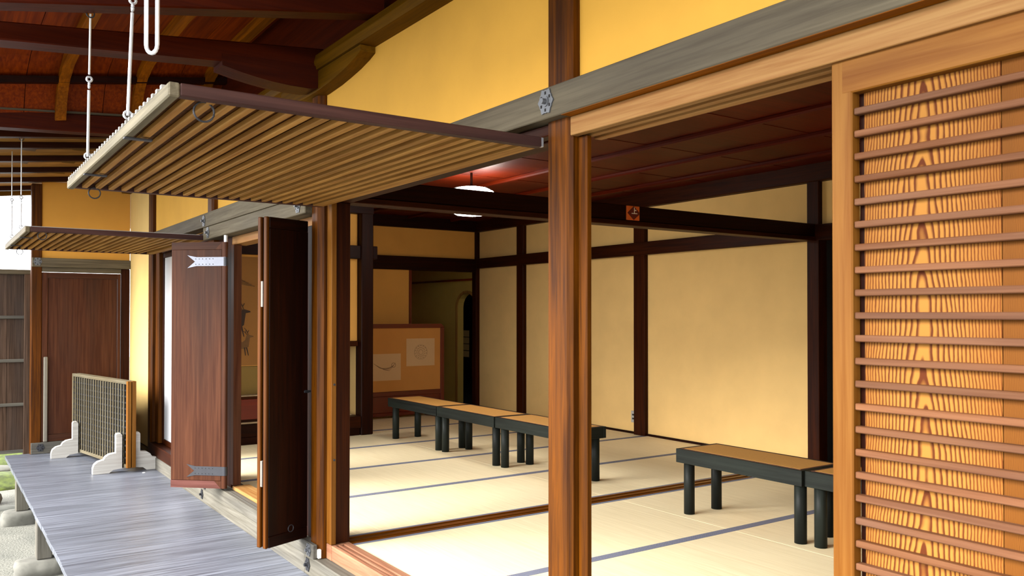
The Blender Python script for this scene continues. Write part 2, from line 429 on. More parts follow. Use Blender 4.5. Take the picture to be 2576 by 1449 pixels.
wf = root('wall_facade', (-4, 1.77, 2), 'bright yellow plaster of the facade above the grey beam', 'wall', kind='structure')
edges = [(-9.69, -8.561), (-8.433, -6.481), (-6.353, -4.393), (-4.265, -2.255), (-2.127, -.091), (.037, 1.6)]
for a, b in edges: bx('plaster_panel', YEL if a > -9 else plaster('sunlit_yellow_plaster', (216, 182, 112)), a, b, 1.742, 1.81, 1.9815 if a > -9 else -.06, 2.56, wf, 0)  # far strip: sunlight put into a paler copy of the yellow
bx('upper_board', W('tie', 'X'), -9.69, 1.6, 1.742, 1.80, 2.56, 3.05, wf, 0)
# rounded wall plate with boat shaped brackets
keta = root('wall_plate', (-4, 1.7, 2.52), 'rounded olive brown log carrying the eaves along the top of the yellow wall', 'beam', kind='structure')
bm = bmesh.new(); prism(bm, [(1.655, 2.52), (1.74, 2.515), (1.80, 2.52), (1.80, 2.61), (1.75, 2.63), (1.69, 2.625), (1.655, 2.598), (1.645, 2.56)], 'X', -9.69, 1.6)
obj('log', bm, W('keta', 'X'), keta)
for px in (-4.33, -2.19+.0, -6.42):
    if px == -2.19: continue
    pts = [(-.44, 2.515), (-.44, 2.478), (-.40, 2.462), (-.32, 2.437), (-.22, 2.418), (-.1, 2.41), (.1, 2.41), (.27, 2.42), (.38, 2.432), (.5, 2.448), (.6, 2.468), (.66, 2.485), (.66, 2.515)]
    bm = bmesh.new(); prism(bm, [(px+a, z) for a, z in pts], 'Y', 1.665, 1.77)
    obj('boat_bracket', bm, W('keta', 'X'), keta)

# jambs
for (a, b, y0, y1, k, l) in ((-4.2655, -4.205, 1.745, 1.775, 'frame', 'bright orange door jamb beside the rough post at the open bay'),
                          (-4.264, -4.222, 1.7755, 1.86, 'dark', 'dark inner jamb behind the bright orange jamb'),
                          (-2.1275, -2.084, 1.735, 1.757, 'post', 'narrow jamb strip against the near brown post'),
                          ):
    o = bx('jamb', W(k, 'Z'), a, b, y0, y1, .0105, 1.8145 if a > -3 else 1.8345, None, .003); struct(o, l, 'jamb')
o = bx('jamb', W('dark', 'Z'), -4.50, -4.3925, 1.722, 1.80, .006, 1.7245, None, .003); struct(o, 'flat dark jamb behind the hinge of the dark folded shutters', 'jamb')
o = bx('jamb', W('door', 'Z'), -6.02, -5.955, 1.745, 1.80, .031, 1.7245, None, .003); struct(o, 'brown jamb beside the far single shutter', 'jamb')
o = bx('wall_shutter', W('dark', 'Z'), -6.3535, -6.021, 1.75, 1.79, .006, 1.7825, None, .002); struct(o, 'dark board infill behind the far shutter leaf', 'wall')

bm = bmesh.new()
for zz in (.46, .86): tube(bm, [(-4.2055, 1.762, zz), (-4.199, 1.762, zz)], .006, 8)
o = obj('jamb_nail', bm, IRON); o['kind'] = 'structure'; o['label'] = 'two iron nail heads in the bright orange jamb'; o['category'] = 'nail'
# sills
lowb = root('trim_1', (-4, 1.72, -.175), 'grey ground board along the inner edge of the deck', 'sill', kind='structure')
bx('board', W('sillgrey', 'X'), -9.69, -4.425, 1.684, 1.86, -.33, -.072, lowb, .003)
bx('board', W('sillgrey', 'X'), -4.424, 1.6, 1.684, 1.86, -.33, -.072, lowb, .003)
nail_cover(lowb, (-4.375, 1.684, -.12), 'Y', .032, IRON); nail_cover(lowb, (-6.53, 1.684, -.12), 'Y', .032, IRON)
upb = root('trim_2', (-5.4, 1.68, -.07), 'raised grey sill board under the shutters, ending at the rough post', 'sill', kind='structure')
bx('board', W('sillgrey', 'X'), -6.47, -4.278, 1.674, 1.7, -.071, .005, upb, .004)
bx('board_body', W('sillgrey', 'X'), -6.353, -4.393, 1.7005, 1.86, -.071, .005, upb, .003)
nail_cover(upb, (-4.335, 1.674, -.03), 'Y', .03, IRONL); nail_cover(upb, (-6.42, 1.674, -.03), 'Y', .03, IRON)
upd = bx('trim_3', W('dark', 'X'), -8.434, -6.481, 1.69, 1.80, -.071, .03, None, .003); struct(upd, 'dark base rail under the white paper screen', 'sill')
o = bx('sill', W('honey', 'X'), -5.954, -4.5005, 1.74, 1.86, .0055, .03, None, .003); struct(o, 'pale threshold of the shutter opening', 'sill')
for nm, a, b, l in (('sill', -4.2, -2.255, 'orange grooved wooden threshold of the wide open bay'), ('sill', -2.0815, 1.5, 'orange grooved wooden threshold under the lattice door')):
    r = root(nm, ((a+b)/2, 1.8, -.07), l, 'threshold', kind='structure')
    bx('threshold_body', W('worn', 'X'), a, b, 1.747, 1.858, -.071, -.003, r, .002)
    for y0, y1 in ((1.747, 1.769), (1.785, 1.80), (1.816, 1.856)):
        bx('threshold_rail', W('worn', 'X'), a, b, y0, y1, -.0028, .009, r, .0015)
o = bx('sill', W('worn', 'X'), -4.265, -4.2, 1.745, 1.858, -.071, .009, None, .002); struct(o, 'short end of the threshold under the orange jamb', 'threshold')
o = bx('sill', W('worn', 'X'), -2.1275, -2.082, 1.747, 1.858, -.071, .009, None, .002); struct(o, 'short end of the threshold under the near jamb strip', 'threshold')

# ================================================================== ROOF
roof = root('roof', (-4, 0, 2.6), 'reddish brown boarded eaves soffit over the veranda', 'roof', kind='structure')
PROF = [(-6.30, 2.60), (-6.265, 2.69), (-6.22, 2.755), (-6.16, 2.80), (-6.09, 2.832), (-5.9, 2.874), (-5.665, 2.885), (-5.0, 2.892), (1.6, 2.892)]
def zoff(y): return .16*(y-1.17)
def curve_strip(bm, y0, y1, o0, o1):
    """strip following the cove, from offset o0 to o1 along the outward normal"""
    pts = PROF; nrm = []
    for i in range(len(pts)):
        a = Vector(pts[max(i-1, 0)]); b = Vector(pts[min(i+1, len(pts)-1)]); d = (b-a).normalized(); nrm.append(Vector((-d.y, d.x)))
    rings = []
    for p, n in zip(pts, nrm):
        q0 = Vector(p)+n*o0; q1 = Vector(p)+n*o1
        rings.append([(q0.x, y0, q0.y+zoff(y0)), (q0.x, y1, q0.y+zoff(y1)), (q1.x, y1, q1.y+zoff(y1)), (q1.x, y0, q1.y+zoff(y0))])
    loft(bm, rings)
y = -.45
while y < 1.72:
    bm = bmesh.new(); curve_strip(bm, y+.002, min(y+.235, 1.741)-.002, .062, .08); obj('soffit_board', bm, W('soffit', 'X'), roof); y += .235
for ry in (-.24, .23, .70, 1.17, 1.62):
    bm = bmesh.new(); curve_strip(bm, ry-.032, ry+.032, 0, .061); obj('rib', bm, W('rib', 'X'), roof)
# strip across the cove, behind the ribs
bm = bmesh.new()
for yy in ((-.5, 1.741),):
    r = []
    for Y in (-.5, 1.741): r.append([(-6.175, Y, 2.81+.15*(Y-1.17)), (-6.125, Y, 2.81+.15*(Y-1.17)), (-6.125, Y, 2.852+.15*(Y-1.17)), (-6.175, Y, 2.852+.15*(Y-1.17))])
    loft(bm, r)
obj('cove_strip', bm, W('ink', 'Y'), roof)
# outer roof skin closing the eaves from above
bm = bmesh.new(); loft(bm, [[(xx, -.45, 3.0), (xx, 2.2, 3.25), (xx, 2.2, 3.3), (xx, -.45, 3.05)] for xx in (-6.6, 1.6)]); obj('roof_skin', bm, W('dark', 'X'), roof)
bm = bmesh.new(); box(bm, -6.45, 1.6, -.49, -.45, 2.56, 3.05); obj('eave_fascia', bm, W('dark', 'X'), roof)
def tie(name, x0, x1, y0, z0b, z0t, y1, z1b, z1t, label, kind):
    r = root(name, ((x0+x1)/2, y1, z1b), label, 'beam', kind='structure')
    bm = bmesh.new(); c = .006
    rings = []
    for Y, a, b in ((y0, z0b, z0t), (y1, z1b, z1t)):
        rings.append([(x0+c, Y, a), (x1-c, Y, a), (x1, Y, a+c), (x1, Y, b-c), (x1-c, Y, b), (x0+c, Y, b), (x0, Y, b-c), (x0, Y, a+c)])
    loft(bm, rings); obj('beam_body', bm, W(kind, 'Y'), r); return r
t1 = tie('beam', -4.345, -4.21, -.45, 2.366, 2.43, 1.70, 2.523, 2.64, 'heavy dark red tie beam with a boat bracket over the raised lattice shutter', 'tie')
bm = bmesh.new(); pts = [(1.70, 2.54), (1.70, 2.46), (1.675, 2.425), (1.62, 2.414), (1.52, 2.414), (1.42, 2.42), (1.34, 2.43), (1.26, 2.443), (1.19, 2.458), (1.17, 2.462), (1.17, 2.52), (1.4, 2.53)]
prism(bm, pts, 'X', -4.355, -4.20); obj('boat_bracket', bm, W('tie', 'Y'), t1)
t0 = tie('beam', -3.60, -3.49, -.45, 2.235, 2.36, 1.70, 2.612, 2.74, 'dark sloping eaves beam nearest the camera, cut by the top of the photo', 'tie')
t2 = tie('beam', -6.46, -6.34, -.45, 2.405, 2.50, 1.70, 2.515, 2.655, 'reddish tie beam where the higher eaves step down to the far wing', 'tie')
bm = bmesh.new(); loft(bm, [[(-6.40, Y, a), (-6.325, Y, a), (-6.325, Y, a+.012), (-6.40, Y, a+.012)] for Y, a in ((-.45, 2.50), (1.69, 2.655))]); obj('ledge', bm, W('beam', 'Y'), t2, label='thin grey ledge on top of the beam')
bm = bmesh.new(); loft(bm, [[(-6.47, Y, a), (-6.41, Y, a), (-6.41, Y, a+.45), (-6.47, Y, a+.45)] for Y, a in ((-.45, 2.50), (1.74, 2.655))]); obj('gable_board', bm, W('tie', 'Y'), t2)
# far wing: low boarded soffit on sloping rafters
wing = root('roof', (-8.3, 0, 2.4), 'low ochre soffit of the far wing with dark rafters', 'roof', kind='structure')
def zs(y): return 2.472+.11*(y-.41)
x = -10.25
while x < -6.47:
    w = min(.30, -6.47-x)
    bm = bmesh.new(); loft(bm, [[(x+.002, Y, zs(Y)+.046), (x+w-.002, Y, zs(Y)+.046), (x+w-.002, Y, zs(Y)+.064), (x+.002, Y, zs(Y)+.064)] for Y in (-.6, 1.742)])
    obj('soffit_board', bm, W('lattice', 'Y'), wing); x += w
for rx in (-6.85, -7.33, -8.0, -8.67, -9.34, -10.0):
    bm = bmesh.new(); loft(bm, [[(rx-.035, Y, zs(Y)), (rx+.035, Y, zs(Y)), (rx+.035, Y, zs(Y)+.0455), (rx-.035, Y, zs(Y)+.0455)] for Y in (-.6, 1.70)])
    obj('rafter', bm, W('dark', 'Y'), wing)
for k, yy in enumerate((.62, .98)):
    for rx in (-6.95, -7.62, -8.30, -8.97):
        bm = bmesh.new(); box(bm, rx, rx+.09, yy-.05, yy+.05, zs(yy)+.03, zs(yy)+.0455, .002); obj('soffit_block', bm, W('keta', 'Y'), wing)
bm = bmesh.new(); loft(bm, [[(-10.30, Y, zs(Y)-.02), (-10.25, Y, zs(Y)-.02), (-10.25, Y, zs(Y)+.13), (-10.30, Y, zs(Y)+.13)] for Y in (-.6, 2.0)]); obj('verge_board', bm, W('keta', 'Y'), wing)
bm = bmesh.new(); loft(bm, [[(-10.3, Y, zs(Y)+.09), (-6.41, Y, zs(Y)+.09), (-6.41, Y, zs(Y)+.13), (-10.3, Y, zs(Y)+.13)] for Y in (-.62, 2.2)]); obj('roof_skin', bm, W('dark', 'Y'), wing)

# ================================================================== FAR END WALL OF THE VERANDA (faces the camera)
XE = -9.69
wl = root('wall_far', (XE, 1.3, 1.8), 'ochre yellow plaster over the wooden door at the end of the veranda', 'wall', kind='structure')
bx('plaster_panel', plaster('ochre_end', (206, 150, 60)), XE-.06, XE-.005, .916, 1.741, 1.80, 2.58, wl, 0)
o = bx('post', W('post', 'Z'), XE-.10, XE+.012, .822, .915, -.34, 2.55, None, .006); struct(o, 'brown corner post at the outer end of the veranda beside the fence', 'post')
o = bx('post', W('dark', 'Z'), XE-.06, XE-.004, 1.655, 1.741, -.06, 1.71, None, .004); struct(o, 'dark door post in the corner by the yellow wall', 'post')
r = root('beam', (XE, 1.3, 1.71), 'grey brown beam over the door at the end of the veranda', 'beam', kind='structure')
bx('beam_face', W('beam', 'Y'), XE-.06, XE+.035, .826, 1.74, 1.7105, 1.803, r, .004); nail_cover(r, (XE+.035, .875, 1.762), 'X', .036)
o = bx('lintel', W('beam', 'Y'), XE-.06, XE+.008, .916, 1.654, 1.662, 1.7095, None, .003); struct(o, 'thin lintel strip right above the end door', 'lintel')
r = root('beam', (XE, 1.3, -.165), 'grey base beam under the door at the end of the veranda', 'beam', kind='structure')
bx('beam_face', W('sillgrey', 'Y'), XE-.08, XE+.03, .826, 1.68, -.174, -.062, r, .004); nail_cover(r, (XE+.03, .91, -.113), 'X', .034, IRON)
d3 = root('door_1', (XE, 1.28, -.05), 'reddish brown framed plank door at the end of the veranda', 'door', kind='structure')
Y0, Y1, Z0, Z1 = .9155, 1.650, -.061, 1.658
bx('stile', W('door', 'Z'), XE-.045, XE, Y0, Y0+.055, Z0, Z1, d3, .003); bx('stile', W('door', 'Z'), XE-.045, XE, Y1-.03, Y1, Z0, Z1, d3, .003)
bm = bmesh.new(); prism(bm, [(Y0+.0555, Z1), (Y1-.0305, Z1), (Y1-.0305, Z1-.055), (Y0+.0555, Z1-.055)], 'X', XE-.045, XE-.002); obj('rail', bm, W('door', 'Y'), d3)
bx('rail', W('door', 'Y'), XE-.045, XE, Y0+.0555, Y1-.0305, Z0, Z0+.07, d3, .003)
bx('panel', W('door', 'Z'), XE-.035, XE-.016, Y0+.0565, Y1-.0315, Z0+.0705, Z1-.0555, d3, .002)
o = bx('door_bar', flat('grey_bar', (118, 112, 100), .5, .3), XE+.0005, XE+.03, .935, .972, -.06, .80, None, .006); tag(o, 'grey upright bar with a nail head leaning on the end door', 'bar')

# plank fence beyond the post
fn = root('fence', (-10.2, .2, -.2), 'weathered plank fence with pale rails at the far left', 'fence')
yy = -1.6
while yy < .86:
    bx('plank', W('fence', 'Z'), -10.235, -10.21, yy+.0002, yy+.1498, -.22, 1.655, fn, .003); yy += .15
for z in (-.205, .285, .745, 1.2): bx('rail', W('sillgrey', 'Y'), -10.21, -10.175, -1.6, .86, z-.016, z+.016, fn, .003)
bx('top_rail', W('beam', 'Y'), -10.25, -10.165, -1.6, .87, 1.65, 1.70, fn, .005)
bx('fence_post', W('fence', 'Z'), -10.25, -10.16, .80, .875, -.65, 1.65, fn, .004)
bx('fence_post', W('fence', 'Z'), -10.25, -10.16, -1.66, -1.58, -.65, 1.65, fn, .004)

# ================================================================== SHUTTER LEAVES (bay C)
def strap(parent, x0, x1, z, h, mat, yoff):
    """swallow-tailed iron hinge strap lying on the face y=yoff of the leaf"""
    bm = bmesh.new(); pts = [(x1, z-h*.5), (x0+.24*(x1-x0)*1.0, z-h*.5), (x0, z-h*.72), (x0+.2*(x1-x0), z), (x0, z+h*.72), (x0+.24*(x1-x0), z+h*.5), (x1, z+h*.5)]
    prism(bm, pts, 'Y', yoff-.003, yoff); s = obj('hinge_strap', bm, mat, parent, local=True)
    bm = bmesh.new()
    for k in range(6):
        for q in (-.3, .3):
            xx = x0+(x1-x0)*(.22+.09*k); box(bm, xx-.0025, xx+.0025, yoff-.0055, yoff-.0028, z+q*h-.0025, z+q*h+.0025)
    obj('rivet', bm, IRON, s, local=True)
def leaf(name, hinge, ang, w, z0, z1, kind, label, th=.027):
    """leaf in local coords: hinge at x=0, leaf to -x, visible face at y=-th"""
    r = root(name, (hinge[0], hinge[1], z0), label, 'door', kind='structure', rot=ang)
    H = z1-z0
    bx('panel', W(kind, 'Z'), -w, -.036, -th, 0, .052, H-.052, r, .003, True)
    for a, b in ((0, .0515), (H-.0515, H)):
        bm = bmesh.new(); e = -.036
        lo = (a if a > .1 else b); hi = (b if a > .1 else a)
        prism(bm, [(-w, lo), (e-.05, lo), (e, hi), (-w, hi)], 'Y', -th, 0); obj('end_batten', bm, W('batten' if a < .1 else kind, 'X'), r, True)
        bm = bmesh.new(); prism(bm, [(e-.0495, lo), (e, lo), (e, hi-.001 if hi > lo else hi+.001)], 'Y', -th, 0); obj('corner', bm, W(kind, 'Z'), r, True)
    bm = bmesh.new(); n = 12
    pts = [(-.0355, 0), (-.0355, -th)]+[(-.014+.016*math.sin(a), -.0135-.0145*math.cos(a)) for a in [PI*k/8 for k in range(9)]]
    prism(bm, pts, 'Z', .0, H); obj('pivot_stile', bm, W(kind, 'Z'), r, True)
    return r
ang = math.atan2(-(1.40-1.70), -(-6.21+5.93))
d4 = leaf('door_2', (-5.93, 1.70), ang, .41, .025, 1.736, 'door', 'reddish brown shutter leaf with forked iron hinge straps, far side of the opening')
strap(d4, -.29, -.006, 1.60-.025, .062, flat('zinc', (140, 144, 158), .5, .2), -.027)
strap(d4, -.29, -.006, .145-.025, .062, IRON, -.027)
bm = bmesh.new(); cyl(bm, -.013, -.0135, 1.711, 1.758, .013); obj('pivot_pin', bm, STEEL, d4, True)
for zz in (1.575, .12):
    bm = bmesh.new(); cyl(bm, -.0135, -.0135, zz-.03, zz+.03, .0185, 14); obj('hinge_knuckle', bm, IRON, d4, True)
# dark pair folded back on the near side
hx, hy, ox, oy = -4.452, 1.692, -4.345, 1.425
w2 = math.hypot(ox-hx, oy-hy)
ang2 = math.atan2(-(oy-hy), -(ox-hx))
def leaf2(name, off, label, ringed):
    n = Vector((-(oy-hy), ox-hx)).normalized()       # towards +x / camera side
    r = root(name, (hx+n.x*off, hy+n.y*off, .012), label, 'door', kind='structure', rot=math.atan2(oy-hy, ox-hx))
    H = 1.745-.012
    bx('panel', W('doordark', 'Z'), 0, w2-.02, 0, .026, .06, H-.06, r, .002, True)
    bx('end_batten', W('doordark', 'X'), 0, w2-.02, 0, .026, 0, .0595, r, .003, True); bx('end_batten', W('doordark', 'X'), 0, w2-.02, 0, .026, H-.0595, H, r, .003, True)
    bx('edge_strip', W('post', 'Z'), w2-.0195, w2, 0, .026, 0, H, r, .004, True)
    return r
# local +y of leaf2 points to the camera side
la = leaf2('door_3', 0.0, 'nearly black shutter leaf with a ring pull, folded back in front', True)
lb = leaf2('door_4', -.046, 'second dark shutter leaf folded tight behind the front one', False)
bm = bmesh.new(); ring(bm, (.12, .028, .075), .018, .0028, 'Y', 18); obj('ring_pull', bm, IRON, la, True)
bm = bmesh.new(); tube(bm, [(.02, .026, .80), (.02, .05, .80)], .008, 8); tube(bm, [(.0, .044, .80), (.04, .044, .80)], .006, 8); obj('latch', bm, IRON, la, True)
for zz in (.29, 1.23):
    bx('hinge', flat('hinge_metal', (120, 112, 104), .5, .3), w2-.012, w2+.0015, -.0175, -.0025, zz+.03, zz+.165, la, .001, True)

# white paper panel of bay D; hidden half left open to light far room
sh = root('window_1', (-7.4, 1.79, .03), 'white paper screen panel in a dark frame beyond the shutters', 'screen', kind='structure')
PAPER = flat('white_paper', (236, 236, 240), .9, 0, 0, .03, 5)
_t = PAPER.node_tree; _b = _t.nodes['Principled BSDF']; _tr = nd(_t, 'ShaderNodeBsdfTranslucent'); _tr.inputs[0].default_value = (.86, .85, .82, 1)
_mx = nd(_t, 'ShaderNodeMixShader'); _mx.inputs[0].default_value = .5
_t.links.new(_b.outputs[0], _mx.inputs[1]); _t.links.new(_tr.outputs[0], _mx.inputs[2]); _t.links.new(_mx.outputs[0], _t.nodes['Material Output'].inputs[0])
bm = bmesh.new(); bm.faces.new([bm.verts.new(p) for p in ((-8.26, 1.784, .06), (-7.40, 1.784, .06), (-7.40, 1.784, 1.76), (-8.26, 1.784, 1.76))]); obj('paper', bm, PAPER, sh)
for a, b in ((-8.29, -8.255), (-7.405, -7.37)): bx('stile', W('dark', 'Z'), a, b, 1.772, 1.80, .031, 1.8, sh, .003)
bx('rail', W('dark', 'X'), -8.2545, -7.4055, 1.772, 1.80, .031, .075, sh, .003); bx('rail', W('dark', 'X'), -8.2545, -7.4055, 1.772, 1.80, 1.755, 1.80, sh, .003)
o = bx('jamb', W('post', 'Z'), -8.4335, -8.292, 1.74, 1.80, .031, 1.8765, None, .004); struct(o, 'brown jamb between the farthest post and the white paper screen', 'jamb')
o = bx('jamb', W('post', 'Z'), -6.5195, -6.4805, 1.74, 1.80, .031, 1.8765, None, .004); struct(o, 'narrow jamb at the near side of the white paper screen', 'jamb')
o = bx('lintel', W('dark', 'X'), -8.2915, -6.52, 1.765, 1.80, 1.8005, 1.8765, None, .003); struct(o, 'dark lintel over the white paper screen', 'lintel')

# ================================================================== LATTICE AWNING SHUTTERS
def awning(name, x0, x1, y0, y1, z, label, extra):
    r = root(name, ((x0+x1)/2, y1, z), label, 'shutter', 'lattice shutters propped out over the veranda')
    h = .034
    bx('side_rail', W('rail', 'Y'), x1-.036, x1, y0+.03, y1, z, z+h, r, .003)
    bx('side_rail', W('rail', 'Y'), x0, x0+.036, y0+.03, y1, z, z+h, r, .003)
    bx('outer_rail', W('lath', 'X'), x0, x1, y0, y0+.0295, z-.004, z+h, r, .004, label='outer rail, paler for the bright sky on it')  # bright sky on this rail is put into a paler wood
    bx('inner_rail', W('lattice', 'X'), x0+.0365, x1-.0365, y1-.06, y1, z, z+h, r, .003)
    n = int((y1-.06-y0-.03)/.0545)
    for k in range(n):
        yy = y0+.067+.0545*k
        if yy+.014 > y1-.062: break
        bx('slat', W('lattice', 'X'), x0+.0365, x1-.0365, yy-.0118, yy+.0118, z+.001, z+.021, r, .003)
    m = int((x1-x0-.074)/.21); w = (x1-x0-.074)/m
    for k in range(m):
        bx('plank', W('plank', 'Y'), x0+.037+k*w+.0008, x0+.037+(k+1)*w-.0008, y0+.0305, y1-.0605, z+.0215, z+.031, r, .001)
    # upper face lattice, only its ends show along the outer rail
    m = int((x1-x0-.06)/.055)
    bm = bmesh.new()
    for k in range(m):
        xx = x0+.03+k*(x1-x0-.13)/(m-1); box(bm, xx-.009, xx+.009, y0+.002, y1-.03, z+.0345, z+.046)
    u = obj('upper_lattice', bm, W('pale', 'Y'), r); u['kind'] = 'stuff'
    for xx, s in ((x1-.06, 1), (x0+.05, .9)):
        bm = bmesh.new(); ring(bm, (xx, y0+.105, z-.020), .027*s, .003, 'X', 20); obj('ring_pull', bm, IRON, r)
    for xx in extra:
        bm = bmesh.new(); box(bm, xx-.012, xx+.012, y0+.0, y0+.085, z-.010, z-.0042, .001); obj('hook_plate', bm, IRON, r)
    bx('hinge', STEEL, x1-.02, x1-.006, y1-.004, y1+.012, z+.002, z+h, r, .001)
    return r
a1 = awning('lattice_shutter', -4.258, -2.285, .50, 1.705, 1.804, 'large lattice shutter propped out level over the veranda, seen from below', (-2.9, -3.75))
a2 = awning('lattice_shutter', -8.32, -6.44, .51, 1.69, 1.786, 'smaller looking far lattice shutter propped out near the end door', (-6.9, -7.75))

def hanger(name, p0, p1, knot, label, r=.0055, hook=True):
    o = root(name, p0, label, 'hanger', 'steel rods holding up the lattice shutters')
    p0, p1 = Vector(p0), Vector(p1); k = p0.lerp(p1, knot)
    d = (p1-p0).normalized()
    bm = bmesh.new(); tube(bm, [p0, k-d*.03], r, 8); obj('lower_rod', bm, STEEL, o)
    bm = bmesh.new(); tube(bm, [k+d*.03, p1], r*.75, 8); obj('upper_rod', bm, STEEL, o)
    bm = bmesh.new(); ring(bm, k-d*.012, .0095, .0045, 'Y', 14); ring(bm, k+d*.012, .0095, .0045, 'X', 14); obj('link', bm, STEEL, o)
    bm = bmesh.new(); ring(bm, p0-d*.0+Vector((0, 0, .002)), .012, .004, 'X', 12); obj('foot_loop', bm, STEEL, o)
    if hook:
        bm = bmesh.new(); ring(bm, p1, .014, .003, 'X', 12); obj('hook', bm, IRON, o)
    return o
hanger('hanging_rod', (-2.9, .512, 1.869), (-2.985, .56, 2.80), .40, 'white steel rod holding the near shutter, the closer of its two')
hanger('hanging_rod', (-3.75, .514, 1.869), (-3.60, .50, 2.40), .53, 'white steel rod holding the near shutter, the farther of its two')
hanger('hanging_rod', (-6.9, .52, 1.851), (-6.9, .52, 2.485), .32, 'thin rod over the far shutter, hung from the nearer rafter', .005)
hanger('hanging_rod', (-7.75, .52, 1.851), (-7.75, .52, 2.55), .4, 'thin rod over the far shutter, closest to the end door', .005)
# long loop of the next rod, hanging loose close to the camera
lo = root('hook_loop', (-2.02, .406, 1.83), 'thick pale metal loop hanging free at the top left', 'hook')
c = Vector((-2.02, .406, 1.845)); s = rt2
pts = []
for k in range(13):
    a = -PI/2+PI*(k-6)/12; pts.append(c+s*(.0125*math.cos(a))*1.0*(1 if True else 1)+Vector((0, 0, .018*math.sin(a))))
L = [c-s*.0125+Vector((0, 0, h)) for h in (.30, .15, .05)]+[c+s*(-.0125*math.cos(PI*k/8))+Vector((0, 0, -.02*math.sin(PI*k/8))) for k in range(9)]+[c+s*.0125+Vector((0, 0, h)) for h in (.05, .15, .30)]
bm = bmesh.new(); tube(bm, L, .0045, 10); obj('loop', bm, STEEL, lo)
bm = bmesh.new(); tube(bm, [c+Vector((0, 0, .30)), c+Vector((0, 0, .75))], .0055, 10); ring(bm, c+Vector((0, 0, .30)), .0125, .0045, 'X', 14); obj('rod', bm, STEEL, lo)

# ================================================================== LATTICE SLIDING DOOR (right)
dl = root('door_5', (-.72, 1.73, .01), 'honey cedar sliding door with thin horizontal slats', 'door', kind='structure')
DX0, DX1 = -1.176, -.18; DY = 1.737
bx('stile', W('frame', 'Z'), DX0, DX0+.053, DY-.022, DY+.010, .0095, 1.83, dl, .003)
bx('stile', W('frame', 'Z'), DX1-.053, DX1, DY-.022, DY+.010, .0095, 1.83, dl, .003)
bx('top_rail', W('frame', 'X'), DX0+.0265, DX1-.0535, DY-.0225, DY+.010, 1.7385, 1.8295, dl, .003)
bx('bottom_rail', W('frame', 'X'), DX0+.0535, DX1-.0535, DY-.022, DY+.010, .0095, .10, dl, .003)
cath = cathedral('cedar_cathedral', -.975+.72, (72, 32, 14), (146, 100, 44), (96, 50, 14))
cath2 = cathedral('cedar_quarter', -.20+.72, (78, 42, 12), (108, 68, 22), (92, 52, 16), 1.0, 90, 200)
bx('board', cath, DX0+.066, -.8135, DY+.006, DY+.014, .1005, 1.7380, dl, 0)
bx('board', cath2, -.8115, -.45, DY+.006, DY+.014, .1005, 1.7380, dl, 0)
bx('board', cath2, -.448, DX1-.0535, DY+.006, DY+.014, .1005, 1.7380, dl, 0)
bx('groove_strip', W('ink', 'Z'), DX0+.0535, DX0+.0655, DY+.009, DY+.016, .1005, 1.7380, dl, 0)
z = 1.7035; k = 0
while z > .12:
    bx('slat', W('slat', 'X'), DX0+.0535, DX1-.0535, DY-.016+.0005*random.random(), DY+.0055, z-.0152, z, dl, .002); z -= .05155; k += 1
# unseen plaster added on the right to stop light leaking into the room
o = bx('wall_right', YEL, .037, 1.6, 1.742, 1.85, .0095, 1.8765, None, 0); struct(o, 'added yellow plaster beyond the lattice door, keeping stray light out', 'wall')

# ================================================================== INTERIOR SHELL
wb = root('wall_back', (-5, 6, 0), 'long yellow plaster back wall of the tatami rooms with dark timber framing', 'wall', kind='structure')
YB = 5.985
for a, b in ((-9.43, -8.482), (-8.34, -6.382), (-6.222, -4.302)):
    bx('plaster_panel', YELIN if a > -9 else YELIN, a, b, YB, YB+.06, -.06, 1.85, wb, 0); bx('plaster_panel', YELIN, a, b, YB, YB+.06, 1.96, 2.36, wb, 0)
bx('plaster_panel', YELIN, -4.19, -.1, YB, YB+.06, 1.96, 2.36, wb, 0)
bx('plaster_panel', YELIN, -3.2, -.1, YB, YB+.06, 0, 1.85, wb, 0)
for a, b in ((-9.43, -8.48), (-8.34, -6.38), (-6.222, -4.30)): bx('base_strip', W('ink', 'X'), a, b, YB-.012, YB, 0, .022, wb, 0)
for a, b in ((-8.482, -8.34), (-6.382, -6.222), (-4.302, -4.19)):
    o = bx('post', W('dark', 'Z'), a, b, YB-.05, YB+.06, 0, 2.36, None, .004)
    struct(o, {-8.482: 'dark post in the back wall, the first from the far corner', -6.382: 'dark post in the back wall beside the wall outlet', -4.302: 'dark post in the back wall where the inner lintel ends'}[a], 'post')
o = bx('beam', W('dark', 'X'), -9.43, -.1, YB-.062, YB+.02, 1.838, 1.967, None, .004); struct(o, 'dark rail across the back wall at head height', 'beam')
o = bx('cornice', W('dark', 'X'), -9.43, -.1, YB-.075, YB+.06, 2.32, 2.47, None, .006); struct(o, 'dark cornice beam along the top of the back wall', 'beam')
dv = root('wall_passage', (-3.7, 6.4, 0), 'unlit passage behind the dark opening in the back wall', 'wall', kind='structure')
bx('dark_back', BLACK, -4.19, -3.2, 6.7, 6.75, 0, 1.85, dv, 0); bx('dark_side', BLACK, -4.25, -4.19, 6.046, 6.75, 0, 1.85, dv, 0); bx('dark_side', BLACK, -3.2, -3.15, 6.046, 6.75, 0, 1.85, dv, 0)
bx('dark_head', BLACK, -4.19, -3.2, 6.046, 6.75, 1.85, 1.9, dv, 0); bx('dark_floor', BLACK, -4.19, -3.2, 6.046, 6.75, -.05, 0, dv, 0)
o = bx('wall_near', YELIN, -.1, -.04, 1.86, 6.05, 0, 2.5, None, 0); struct(o, 'plain plaster side wall of the near room', 'wall')

